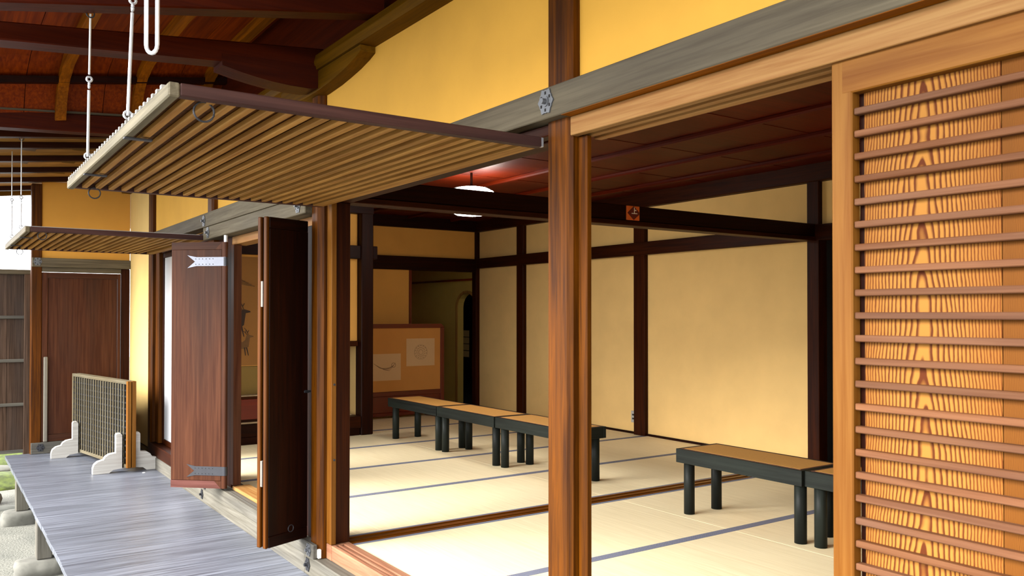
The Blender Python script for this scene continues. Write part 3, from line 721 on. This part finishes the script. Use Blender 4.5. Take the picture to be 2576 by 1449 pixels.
# inner lintel between the two rooms, open above
li = root('lintel', (-4.27, 3.9, 1.83), 'black inner lintel dividing the two tatami rooms', 'lintel', kind='structure')
bx('lintel_beam', W('ink', 'Y'), -4.335, -4.215, 1.862, YB-.051, 1.868, 1.972, li, .005)
bx('lintel_track', W('dark', 'Y'), -4.325, -4.205, 1.862, YB-.051, 1.835, 1.8675, li, .003)
sg = root('sign_plate', (-4.205, 3.91, 1.87), 'small orange sign with dark diamond and white character on the inner lintel', 'sign')
bx('plate', flat('sign_orange', (206, 96, 34), .5), -4.214, -4.203, 3.852, 3.966, 1.872, 1.968, sg, .001)
bm = bmesh.new(); prism(bm, [(3.854, 1.92), (3.912, 1.967), (3.962, 1.928), (3.962, 1.912), (3.912, 1.873)], 'X', -4.203, -4.2015); obj('diamond', bm, flat('sign_maroon', (92, 20, 12), .5), sg)
bm = bmesh.new()
for a, b, c, d in ((3.914, 3.920, 1.920, 1.958), (3.920, 3.934, 1.936, 1.943), (3.892, 3.944, 1.915, 1.920)): box(bm, -4.2015, -4.2005, a, b, c, d)
obj('character', bm, flat('sign_white', (236, 226, 214), .6), sg)

# end wall of the far room (x = -9.43) and the alcove behind it
we = root('wall_end', (-9.43, 4.9, 0), 'ochre end wall of the far room around the doorway to the dim alcove', 'wall', kind='structure')
bx('plaster_panel', OCHRE, -9.49, -9.43, 3.74, 4.945, 0, 1.80, we, 0)
bx('plaster_panel', OCHRE, -9.49, -9.43, 3.74, 5.92, 1.95, 2.36, we, 0)
o = bx('post', W('lacquer', 'Z'), -9.5, -9.415, 4.945, 4.98, 0, 1.79, None, .003); struct(o, 'thin reddish post at the left of the alcove doorway', 'post')
o = bx('post', W('dark', 'Z'), -9.5, -9.40, 5.925, 5.984, 0, 2.36, None, .004); struct(o, 'reddish brown corner post right of the arched doorway', 'post')
o = bx('beam', W('ink', 'Y'), -9.5, -9.38, 3.74, 5.92, 1.79, 1.96, None, .004); struct(o, 'black rail across the end wall over the alcove doorway', 'beam')
o = bx('cornice', W('ink', 'Y'), -9.5, -9.37, 3.74, 5.92, 2.32, 2.47, None, .005); struct(o, 'black cornice beam along the top of the end wall', 'beam')
al = root('wall_alcove', (-10.4, 6, 0), 'olive plaster side wall of the dim alcove with an arched doorway', 'wall', kind='structure')
AX0, AX1 = -9.99, -9.505
arch = [(AX0, 0.0), (AX0, 1.33)]+[(AX0+(AX1-AX0)*.5*(1-math.cos(PI*k/10)), 1.33+.19*math.sin(PI*k/10)) for k in range(1, 10)]+[(AX1, 1.33), (AX1, 0.0)]
bm = bmesh.new(); prism(bm, [(-11.45, 0)]+arch+[(-9.5, 0), (-9.5, 2.0), (-11.45, 2.0)], 'Y', 6.0, 6.09); obj('arched_panel', bm, OLIVE, al)
bm = bmesh.new()
out = [(AX0-.045, 0), (AX0-.045, 1.33)]+[(AX0-.045+(AX1-AX0+.09)*.5*(1-math.cos(PI*k/10)), 1.33+.225*math.sin(PI*k/10)) for k in range(1, 10)]
inn = arch[:-2]
lf = [bm.verts.new((p[0], 5.985, p[1])) for p in out]; li2 = [bm.verts.new((p[0], 5.985, p[1])) for p in inn]
lf2 = [bm.verts.new((p[0], 6.0, p[1])) for p in out]; li3 = [bm.verts.new((p[0], 6.0, p[1])) for p in inn]
for i in range(len(out)-1):
    bm.faces.new((lf[i], lf[i+1], li2[i+1], li2[i])); bm.faces.new((lf[i], lf2[i], lf2[i+1], lf[i+1])); bm.faces.new((li2[i], li2[i+1], li3[i+1], li3[i]))
obj('arch_moulding', bm, W('lattice', 'Z'), al)
bx('alcove_back', OCHRE, -11.5, -11.45, 3.74, 6.09, 0, 2.0, al, 0); bx('alcove_head', OCHRE, -11.5, -9.5, 3.74, 6.09, 2.0, 2.05, al, 0)
bx('alcove_near_side', OCHRE, -11.5, -9.5, 3.69, 3.74, 0, 2.0, al, 0)
bm = bmesh.new(); tube(bm, [(-11.44, 5.955, 1.70), (-9.51, 5.955, 1.70)], .014, 10); o = obj('pole', bm, W('bamboo', 'X'), smooth=True); tag(o, 'reddish bamboo pole across the olive alcove wall above the arch', 'pole')
ad = root('wall_closet', (-10, 7, 0), 'black room behind the arched doorway', 'wall', kind='structure')
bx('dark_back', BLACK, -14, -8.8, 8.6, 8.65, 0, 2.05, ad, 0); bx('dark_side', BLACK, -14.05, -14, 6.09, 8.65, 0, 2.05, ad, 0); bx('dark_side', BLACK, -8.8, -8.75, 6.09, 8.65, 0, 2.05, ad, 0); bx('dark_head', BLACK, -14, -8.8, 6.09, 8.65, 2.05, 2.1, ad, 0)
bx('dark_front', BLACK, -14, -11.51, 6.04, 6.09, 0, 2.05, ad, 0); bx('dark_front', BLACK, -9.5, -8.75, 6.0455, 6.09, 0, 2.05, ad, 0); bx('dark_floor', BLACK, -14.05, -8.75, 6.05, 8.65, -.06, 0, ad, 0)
w2_ = root('window_2', (-12.3, 7.5, .5), 'small dim paper window of four panes seen through the arch', 'window', kind='structure')
for k in range(4): bx('pane', flat('dim_paper', (120, 92, 52), .9, 0, .012), -12.46, -12.13, 7.5, 7.51, .505+k*.115, .505+k*.115+.108, w2_, 0)  # panes emit faintly, standing in for light behind the paper
for zz in (.498, .613, .728, .843, .962): bx('bar', W('ink', 'X'), -12.5, -12.09, 7.488, 7.5, zz-.005, zz+.005, w2_, 0)

# tokonoma side of the far room (x = -7.95)
tk = root('wall_tokonoma', (-8, 2.7, 0), 'ochre wall and raised alcove at the left end of the far room', 'wall', kind='structure')
bx('plaster_panel', OCHRE, -8.06, -8.0, 2.9, 3.60, .96, 1.80, tk, 0); bx('plaster_panel', OCHRE, -8.06, -8.0, 1.86, 3.60, 1.94, 2.36, tk, 0)
bx('plaster_panel', OCHRE, -8.06, -8.0, 1.86, 2.84, .74, 1.80, tk, 0); bx('olive_panel', plaster('dark_olive', (112, 88, 36)), -8.06, -8.002, 1.86, 2.84, .47, .735, tk, 0)
bx('partition', W('dark', 'Z'), -8.9, -7.98, 2.84, 2.895, 0, 1.80, tk, .003)
bx('recess_back', GREYP, -8.75, -8.7, 2.9, 3.70, .20, .96, tk, 0); bx('recess_floor', TAT, -8.7, -7.97, 2.9, 3.60, .16, .195, tk, 0)
bx('side_return', YELIN, -9.43, -8.03, 3.68, 3.74, 0, 2.4, tk, 0)
o = bx('beam', W('ink', 'Y'), -8.07, -7.93, 1.86, 3.795, 1.80, 1.935, None, .004); struct(o, 'black rail over the tokonoma, its end sticking out past the dark post', 'beam')
o = bx('rail', W('dark', 'Y'), -8.05, -7.97, 2.9, 3.6, .905, .958, None, .003); struct(o, 'dark rail over the low grey recess', 'beam')
o = bx('post', W('ink', 'Z'), -8.05, -7.905, 3.605, 3.738, 0, 2.4, None, .008); struct(o, 'thick dark alcove post at the edge of the red framed screen', 'post')
o = bx('step', W('dark', 'Y'), -8.05, -7.90, 2.9, 3.60, .075, .198, None, .004); struct(o, 'dark raised front edge of the low grey recess', 'step')
o = bx('step', W('ink', 'Y'), -8.05, -7.93, 1.86, 3.6, 0, .072, None, .003); struct(o, 'black floor edge under the tokonoma', 'step')
o = bx('cornice', W('ink', 'Y'), -8.07, -7.9, 1.86, 3.74, 2.26, 2.46, None, .004); struct(o, 'black cornice over the tokonoma', 'beam')
cb = root('low_cabinet', (-7.96, 2.35, .073), 'low dark drawer cabinet with a pale top under the deer painting', 'cabinet')
bx('body', W('dark', 'Y'), -8.0, -7.93, 1.9, 2.8, .215, .455, cb, .003); bx('top', flat('pale_shelf', (140, 118, 88), .7), -8.0, -7.92, 1.88, 2.82, .456, .468, cb, .002)
bx('drawer', W('lacquer', 'Y'), -7.93, -7.922, 1.92, 2.34, .24, .43, cb, .002); bx('drawer', W('lacquer', 'Y'), -7.93, -7.922, 2.36, 2.78, .24, .43, cb, .002)
bx('shelf', flat('pale_shelf', (140, 118, 88), .7), -8.0, -7.915, 1.9, 2.8, .2, .2145, cb, .001); bx('plinth', W('ink', 'Y'), -8.0, -7.935, 1.9, 2.8, .073, .1995, cb, .002)
# painting of two deer
pt = root('deer_painting', (-7.998, 2.4, .9), 'ink painting of two deer on the ochre tokonoma wall', 'painting')
bx('paper', plaster('painting_ground', (126, 84, 32)), -7.9995, -7.996, 1.95, 2.78, .745, 1.78, pt, 0)
INK = flat('ink_brown', (44, 26, 12), .9, 0, 0, .2); INK2 = flat('ink_wash', (92, 62, 26), .9, 0, 0, .2)
def shape(name, pts, mat, off=0, s=1.0, flip=1):
    bm = bmesh.new(); prism(bm, [(p[0], p[1]) for p in pts], 'X', -7.996, -7.9945+off); return obj(name, bm, mat, pt)
def deer(y, z, s, mat, mb):
    T = lambda L: [(y+a*s, z+b*s) for a, b in L]
    body = T([(-.34, .30), (-.30, .40), (-.12, .42), (.08, .40), (.16, .46), (.20, .60), (.26, .62), (.40, .58), (.41, .55), (.30, .53), (.28, .40), (.26, .26), (.16, .20), (-.1, .20), (-.28, .20)])
    bm = bmesh.new(); prism(bm, body, 'X', -7.996, -7.9948); o = obj('deer', bm, mb, pt)
    for a, b, k in ((-.28, -.30, .02), (-.20, -.17, .02), (.14, .17, .02), (.20, .26, .02)):
        bm = bmesh.new(); prism(bm, T([(a-k, .24), (a+k, .24), (b+k*.5, .0), (b-k*.6, .0)]), 'X', -7.996, -7.9946)
        obj('deer_leg', bm, mat, o)
    bm = bmesh.new()
    for L in ([(.22, .61), (.14, .70), (.06, .74)], [(.25, .62), (.20, .74), (.13, .82)], [(.17, .67), (.18, .75)], [(.23, .68), (.27, .75)]):
        tube(bm, [(-7.995, y+a*s, z+b*s) for a, b in L], .009*s, 5)
    obj('antlers', bm, mat, o)
deer(2.33, 1.02, .42, INK, INK); deer(2.40, .84, .32, INK, INK2)
bm = bmesh.new()
for k in range(5): tube(bm, [(-7.995, 2.28+.03*k, 1.60-.02*k), (-7.995, 2.42+.03*k, 1.56-.015*k)], .004, 5)
obj('pine_branch', bm, INK2, pt)

# ceiling
ce = root('ceiling', (-5, 4, 2.45), 'dark red board ceiling with rounded battens', 'ceiling', kind='structure')
x = -9.5
while x < -.1:
    bx('ceiling_board', W('ceil', 'Y'), x+.001, min(x+.46, -.04)-.001, 1.80, 6.05, 2.462+.003*((int((x+9.5)/.46)) % 2), 2.48, ce, .001); x += .46
for yy in (2.42, 3.04, 3.66, 4.28, 4.91, 5.53):
    bm = bmesh.new(); prism(bm, [(yy-.022, 2.4615), (yy-.022, 2.444), (yy-.012, 2.432), (yy+.012, 2.432), (yy+.022, 2.444), (yy+.022, 2.4615)], 'X', -9.42, -.1); obj('batten', bm, W('ceil', 'X'), ce)
o = bx('cornice', W('ink', 'X'), -9.5, -.1, 1.811, 1.87, 2.33, 2.46, None, .004); struct(o, 'dark inner cornice over the open bays', 'beam')
o = bx('wall_inner', YELIN, -7.9, -.1, 1.811, 1.83, 1.9, 2.33, None, 0); struct(o, 'inner plaster over the open bays', 'wall')
bx('ceiling_cap', W('dark', 'X'), -14.1, .1, 1.75, 8.7, 2.56, 2.6, ce, 0)
o = bx('wall_gable', YEL, -9.69, -9.63, 1.811, 3.7, -.06, 2.5, None, 0); struct(o, 'outer end wall of the far room behind the yellow strip', 'wall')

# ================================================================== TATAMI FLOOR
fl = bx('floor_slab', W('dark', 'X'), -11.6, -.04, 1.862, 6.05, -.12, -.056, None, 0); struct(fl, 'wooden subfloor under the tatami', 'floor')
ORD = ['first', 'second', 'third', 'fourth', 'fifth']
def mat_obj(x0, x1, y0, y1, label):
    r = root('tatami_mat', ((x0+x1)/2, (y0+y1)/2, -.055), label, 'mat', 'tatami mats covering the two rooms')
    bx('straw_surface', TAT, x0+.0005, x1-.0005, y0+.0006, y1-.0006, -.055, -.0008, r, .001)
    bx('cloth_border', BRD, x0+.0005, x0+.030, y0+.0006, y1-.0006, -.0009, .0004, r, 0); bx('cloth_border', BRD, x1-.030, x1-.0005, y0+.0006, y1-.0006, -.0009, .0004, r, 0)
rows = [(1.858, 3.775, 'by the open bay'), (3.775, 5.69, 'by the benches'), (5.69, 5.972, 'cut short at the back wall')]
o = bx('floor_straw', TAT, -1.339, -.1, 1.862, 5.972, -.055, -.0008, None, 0); struct(o, 'tatami behind the lattice door at the near end', 'floor')
for i in range(3):
    for a, b, l in rows:
        mat_obj(-4.205+.955*i, -4.205+.955*(i+1), a, b, 'tatami mat in near room, %s from the track, %s' % (ORD[i], l))
for i in range(4):
    for a, b, l in rows:
        mat_obj(-4.34-.951*(i+1), -4.34-.951*i, a, b, 'tatami mat in far room, %s from the track, %s' % (ORD[i], l))
mat_obj(-9.42, -8.146, 3.75, 5.69, 'tatami mat under the red framed screen in the far corner'); mat_obj(-9.42, -8.146, 5.69, 5.972, 'narrow tatami strip in the far corner by the arched doorway')
mat_obj(-11.44, -9.5, 3.75, 5.99, 'tatami floor of the dim alcove behind the end wall')
tr = root('floor_track', (-4.27, 3.9, -.05), 'grooved brown floor track under the inner lintel', 'track', kind='structure')
bx('track_body', W('trackw', 'Y'), -4.339, -4.206, 1.86, 5.97, -.055, -.004, tr, .001)
for a, b in ((-4.338, -4.318), (-4.296, -4.25), (-4.228, -4.207)): bx('track_ridge', W('trackw', 'Y'), a, b, 1.86, 5.97, -.0039, .003, tr, .001)
o = bx('floor_edge', W('honey', 'X'), -9.42, -.1, 1.8585, 1.8615, -.05, -.002, None, 0); struct(o, 'thin strip between the threshold and the tatami', 'strip')

# ================================================================== BENCHES
SEAT = flat('tan_seat', (200, 144, 66), .75, 0, 0, .1, 90); TRIM = flat('bench_trim', (92, 50, 34), .6)
def bench(x0, x1, y0, y1, label):
    r = root('bench', ((x0+x1)/2, (y0+y1)/2, .0005), label, 'bench', 'low black benches with tan seats')
    zt, zb = .402, .318
    bx('front_board', W('blackw', 'X'), x0, x1, y0, y0+.022, zb, zt, r, .002); bx('back_board', W('blackw', 'X'), x0, x1, y1-.022, y1, zb, zt, r, .002)
    bx('end_board', W('blackw', 'Y'), x0, x0+.022, y0+.0222, y1-.0222, zb, zt, r, .002); bx('end_board', W('blackw', 'Y'), x1-.022, x1, y0+.0222, y1-.0222, zb, zt, r, .002)
    bx('seat_pad', SEAT, x0+.035, x1-.035, y0+.035, y1-.035, .36, .4035, r, .002)
    bm = bmesh.new()
    for a in ((x0+.0222, x1-.0222, y0+.0222, y0+.0348), (x0+.0222, x1-.0222, y1-.0348, y1-.0222), (x0+.0222, x0+.0348, y0+.035, y1-.035), (x1-.0348, x1-.0222, y0+.035, y1-.035)):
        box(bm, a[0], a[1], a[2], a[3], .37, .4028)
    obj('seat_trim', bm, TRIM, r)
    for lx in (x0+.053, x1-.053):
        for ly in (y0+.062, y1-.062):
            bm = bmesh.new(); cyl(bm, lx, ly, .0005, .36, .033, 18); o = obj('leg', bm, W('blackw', 'Z'), r, smooth=False)
            for p in o.data.polygons: p.use_smooth = len(p.vertices) == 4
bench(-7.565, -6.60, 3.735, 4.105, 'black bench with tan seat at the far row end, before the red framed screen')
bench(-6.595, -5.665, 3.74, 4.11, 'black bench with tan seat in the middle of the far row of three')
bench(-5.66, -4.725, 3.75, 4.12, 'black tan-seated bench at the near end of the far row, behind the post')
bench(-3.71, -2.795, 3.805, 4.175, 'greenish black bench with orange tan seat standing nearest in the near room')
bench(-2.79, -1.86, 3.825, 4.195, 'black bench with tan seat mostly hidden behind the lattice door')

# ================================================================== STANDING SCREEN
sc = root('standing_screen', (-9.0, 4.6, 0), 'low red lacquer framed folding partition with two pasted drawings', 'screen')
LQ = W('lacquer', 'Y'); LZ = W('lacquer', 'Z'); SX = -8.98
bx('frame_post', LZ, SX-.03, SX+.005, 5.145, 5.20, .02, 1.075, sc, .006)
bx('frame_post', LZ, SX-.03, SX+.005, 3.80, 3.855, .02, 1.075, sc, .006)
bm = bmesh.new(); prism(bm, [(3.80, 1.0755), (3.84, 1.118), (5.155, 1.118), (5.20, 1.0755), (5.145, 1.0755), (5.13, 1.066), (3.87, 1.066), (3.855, 1.0755)], 'X', SX-.03, SX+.005); obj('frame_top', bm, LQ, sc)
bx('panel', plaster('screen_gold', (180, 122, 54)), SX-.024, SX-.005, 3.8555, 5.1445, .31, 1.07, sc, 0)
bx('mid_rail', LQ, SX-.03, SX+.005, 3.8555, 5.1445, .262, .318, sc, .004)
bx('lower_panel', LQ, SX-.022, SX-.004, 3.8555, 5.1445, .07, .2615, sc, .002); bx('bottom_rail', LQ, SX-.03, SX+.005, 3.8555, 5.1445, .03, .0695, sc, .004)
for yy in (3.9, 5.0): bx('screen_foot', LZ, SX-.14, SX+.13, yy, yy+.06, .001, .0295, sc, .004)
PP = flat('pasted_paper', (186, 150, 106), .9, 0, 0, .04, 4)
bx('drawing_sheet', PP, SX-.005, SX-.0035, 4.19, 4.605, .45, .765, sc, 0, label='pasted sheet with a faint bird feather drawing')
bx('drawing_sheet', PP, SX-.005, SX-.0035, 4.68, 5.065, .61, .94, sc, 0, label='pasted sheet with a faint round crest drawing')
GI = flat('faint_ink', (128, 98, 66), .9)
bm = bmesh.new()
for k in range(14):
    a = 2*PI*k/14
    for R, s in ((.075, .009), (.052, .008)):
        y_, z_ = 4.875+R*math.cos(a+R*9), .775+R*math.sin(a+R*9); tube(bm, [(SX-.0035, y_-s, z_-s*.4), (SX-.003, y_, z_+s), (SX-.0035, y_+s, z_-s*.3)], .0022, 4)
ring(bm, (SX-.0035, 4.875, .775), .088, .0015, 'X', 28); ring(bm, (SX-.0035, 4.875, .775), .03, .002, 'X', 14)
obj('crest_drawing', bm, GI, sc)
bm = bmesh.new()
for k in range(7):
    tube(bm, [(SX-.0035, 4.25+.02*k, .655-.012*k), (SX-.003, 4.33+.02*k, .60-.006*k), (SX-.0035, 4.43+.012*k, .592+.004*k), (SX-.0035, 4.50+.006*k, .61+.008*k)], .0022, 4)
ring(bm, (SX-.0035, 4.51, .63), .026, .003, 'X', 14)
obj('feather_drawing', bm, GI, sc)

# outlet, lamp
ol = root('wall_outlet', (-6.43, YB, .12), 'small grey double wall outlet low on the back wall', 'outlet')
bx('cover_plate', flat('grey_plastic', (170, 166, 158), .5), -6.465, -6.395, YB-.008, YB, .115, .235, ol, .002)
for zz in (.155, .195): bx('socket', flat('socket_dark', (40, 36, 32), .5), -6.447, -6.413, YB-.0095, YB-.008, zz-.009, zz+.009, ol, 0)
lp = root('ceiling_lamp', (-6.2, 3.86, 2.45), 'round glowing paper lamp hanging behind the black inner lintel', 'lamp')
GLOW = flat('lamp_paper', (255, 250, 240), .8, 0, 5.0, .02)
bm = bmesh.new(); n = 24; rings = []
for k in range(9):
    a = PI*k/8; R = max(.02, .235*math.sin(a)**.62); zc = 2.215+.125*math.cos(a)
    rings.append([(-6.2+R*math.cos(2*PI*j/n), 3.86+R*math.sin(2*PI*j/n), zc) for j in range(n)])
loft(bm, rings[::-1]); obj('shade', bm, GLOW, lp, smooth=True)
for j in range(6):
    bm = bmesh.new(); a = 2*PI*(j+.4)/6
    tube(bm, [(-6.2+(.006+max(.02, .235*math.sin(PI*k/8)**.62))*math.cos(a), 3.86+(.006+max(.02, .235*math.sin(PI*k/8)**.62))*math.sin(a), 2.215+.129*math.cos(PI*k/8)) for k in range(1, 8)], .003, 5); obj('wire_rib', bm, BLACK, lp)
bm = bmesh.new(); tube(bm, [(-6.2, 3.86, 2.34), (-6.2, 3.86, 2.463)], .011, 10); obj('stem', bm, W('ink', 'Z'), lp)
bm = bmesh.new(); cyl(bm, -6.2, 3.86, 2.338, 2.356, .09, 18, .04); obj('cap', bm, W('ink', 'Z'), lp)

# ================================================================== STANDING LATTICE PANELS ON THE DECK
pa = math.atan2(.26, 1.42)
def lattice_panel(off, label):
    c, s = math.cos(pa), math.sin(pa)
    r = root('lattice_screen', (-9.5-s*off, 1.172+c*off, -.135), label, 'panel', 'removed lattice panels parked on the deck', rot=pa)
    Wd, Hh, th = 1.46, .77, .034
    bx('stile', W('lath', 'Z'), 0, .03, 0, th, 0, Hh, r, .003, True); bx('stile', W('frame', 'Z'), Wd-.035, Wd, 0, th, 0, Hh, r, .003, True)
    bx('rail', W('lath', 'X'), .0305, Wd-.0355, 0, th, 0, .03, r, .003, True); bx('rail', W('lath', 'X'), .0305, Wd-.0355, 0, th, Hh-.03, Hh, r, .003, True)
    if off == 0:
        bx('backing_board', W('greyed', 'Z'), .0305, Wd-.0355, .017, .028, .0305, Hh-.0305, r, 0, True)
        n = 21
        for k in range(n):
            xx = .03+(Wd-.065)*(k+1)/(n+1); bx('upright_slat', W('lath', 'Z'), xx-.0075, xx+.0075, -.001, .0095, .0305, Hh-.0305, r, .002, True)
        for k in range(12):
            zz = .03+(Hh-.06)*(k+1)/13; bx('cross_slat', W('greyed', 'X'), .0305, Wd-.0355, .003, .0165, zz-.008, zz+.008, r, .001, True)
    else:
        bx('backing_board', W('greyed', 'Z'), .0305, Wd-.0355, .006, .028, .0305, Hh-.0305, r, 0, True)
    return r
lattice_panel(0, 'grey lattice panel of narrow upright slats standing in two wooden feet')
lattice_panel(.042, 'plain backed second panel leaning right behind the grey lattice panel')
def foot(x, y, label):
    r = root('panel_foot', (x, y+.3, -.174), label, 'stand', 'pale wooden feet holding the lattice panels')
    F = [(0, 0), (0, .05), (.012, .085), (.04, .108), (.075, .118), (.085, .118), (.10, .145), (.13, .165), (.17, .172), (.185, .172), (.185, .33), (.195, .345), (.222, .345), (.235, .33), (.235, .035),
         (.335, .035), (.335, .33), (.35, .345), (.375, .345), (.385, .33), (.385, .172), (.44, .165), (.47, .145), (.485, .118), (.53, .108), (.56, .085), (.57, .05), (.57, 0), (.44, 0), (.41, .025), (.35, .032), (.285, .034), (.22, .032), (.16, .025), (.13, 0)]
    bm = bmesh.new(); prism(bm, [(y+a, -.174+b) for a, b in F], 'X', x-.035, x+.035)
    obj('foot_block', bm, W('pale', 'Y'), r)
foot(-9.30, .965, 'pale wooden foot under the left end of the lattice panel, by the end door')
foot(-8.17, 1.17, 'pale wooden foot under the right end of the lattice panel, nearest on the deck')
bm = bmesh.new(); cyl(bm, -8.0, 1.56, -.1755, -.1725, .012, 10); tag(obj('petal', bm, flat('petal_white', (246, 244, 240), .8)), 'tiny white petal lying on the grey deck', 'petal')
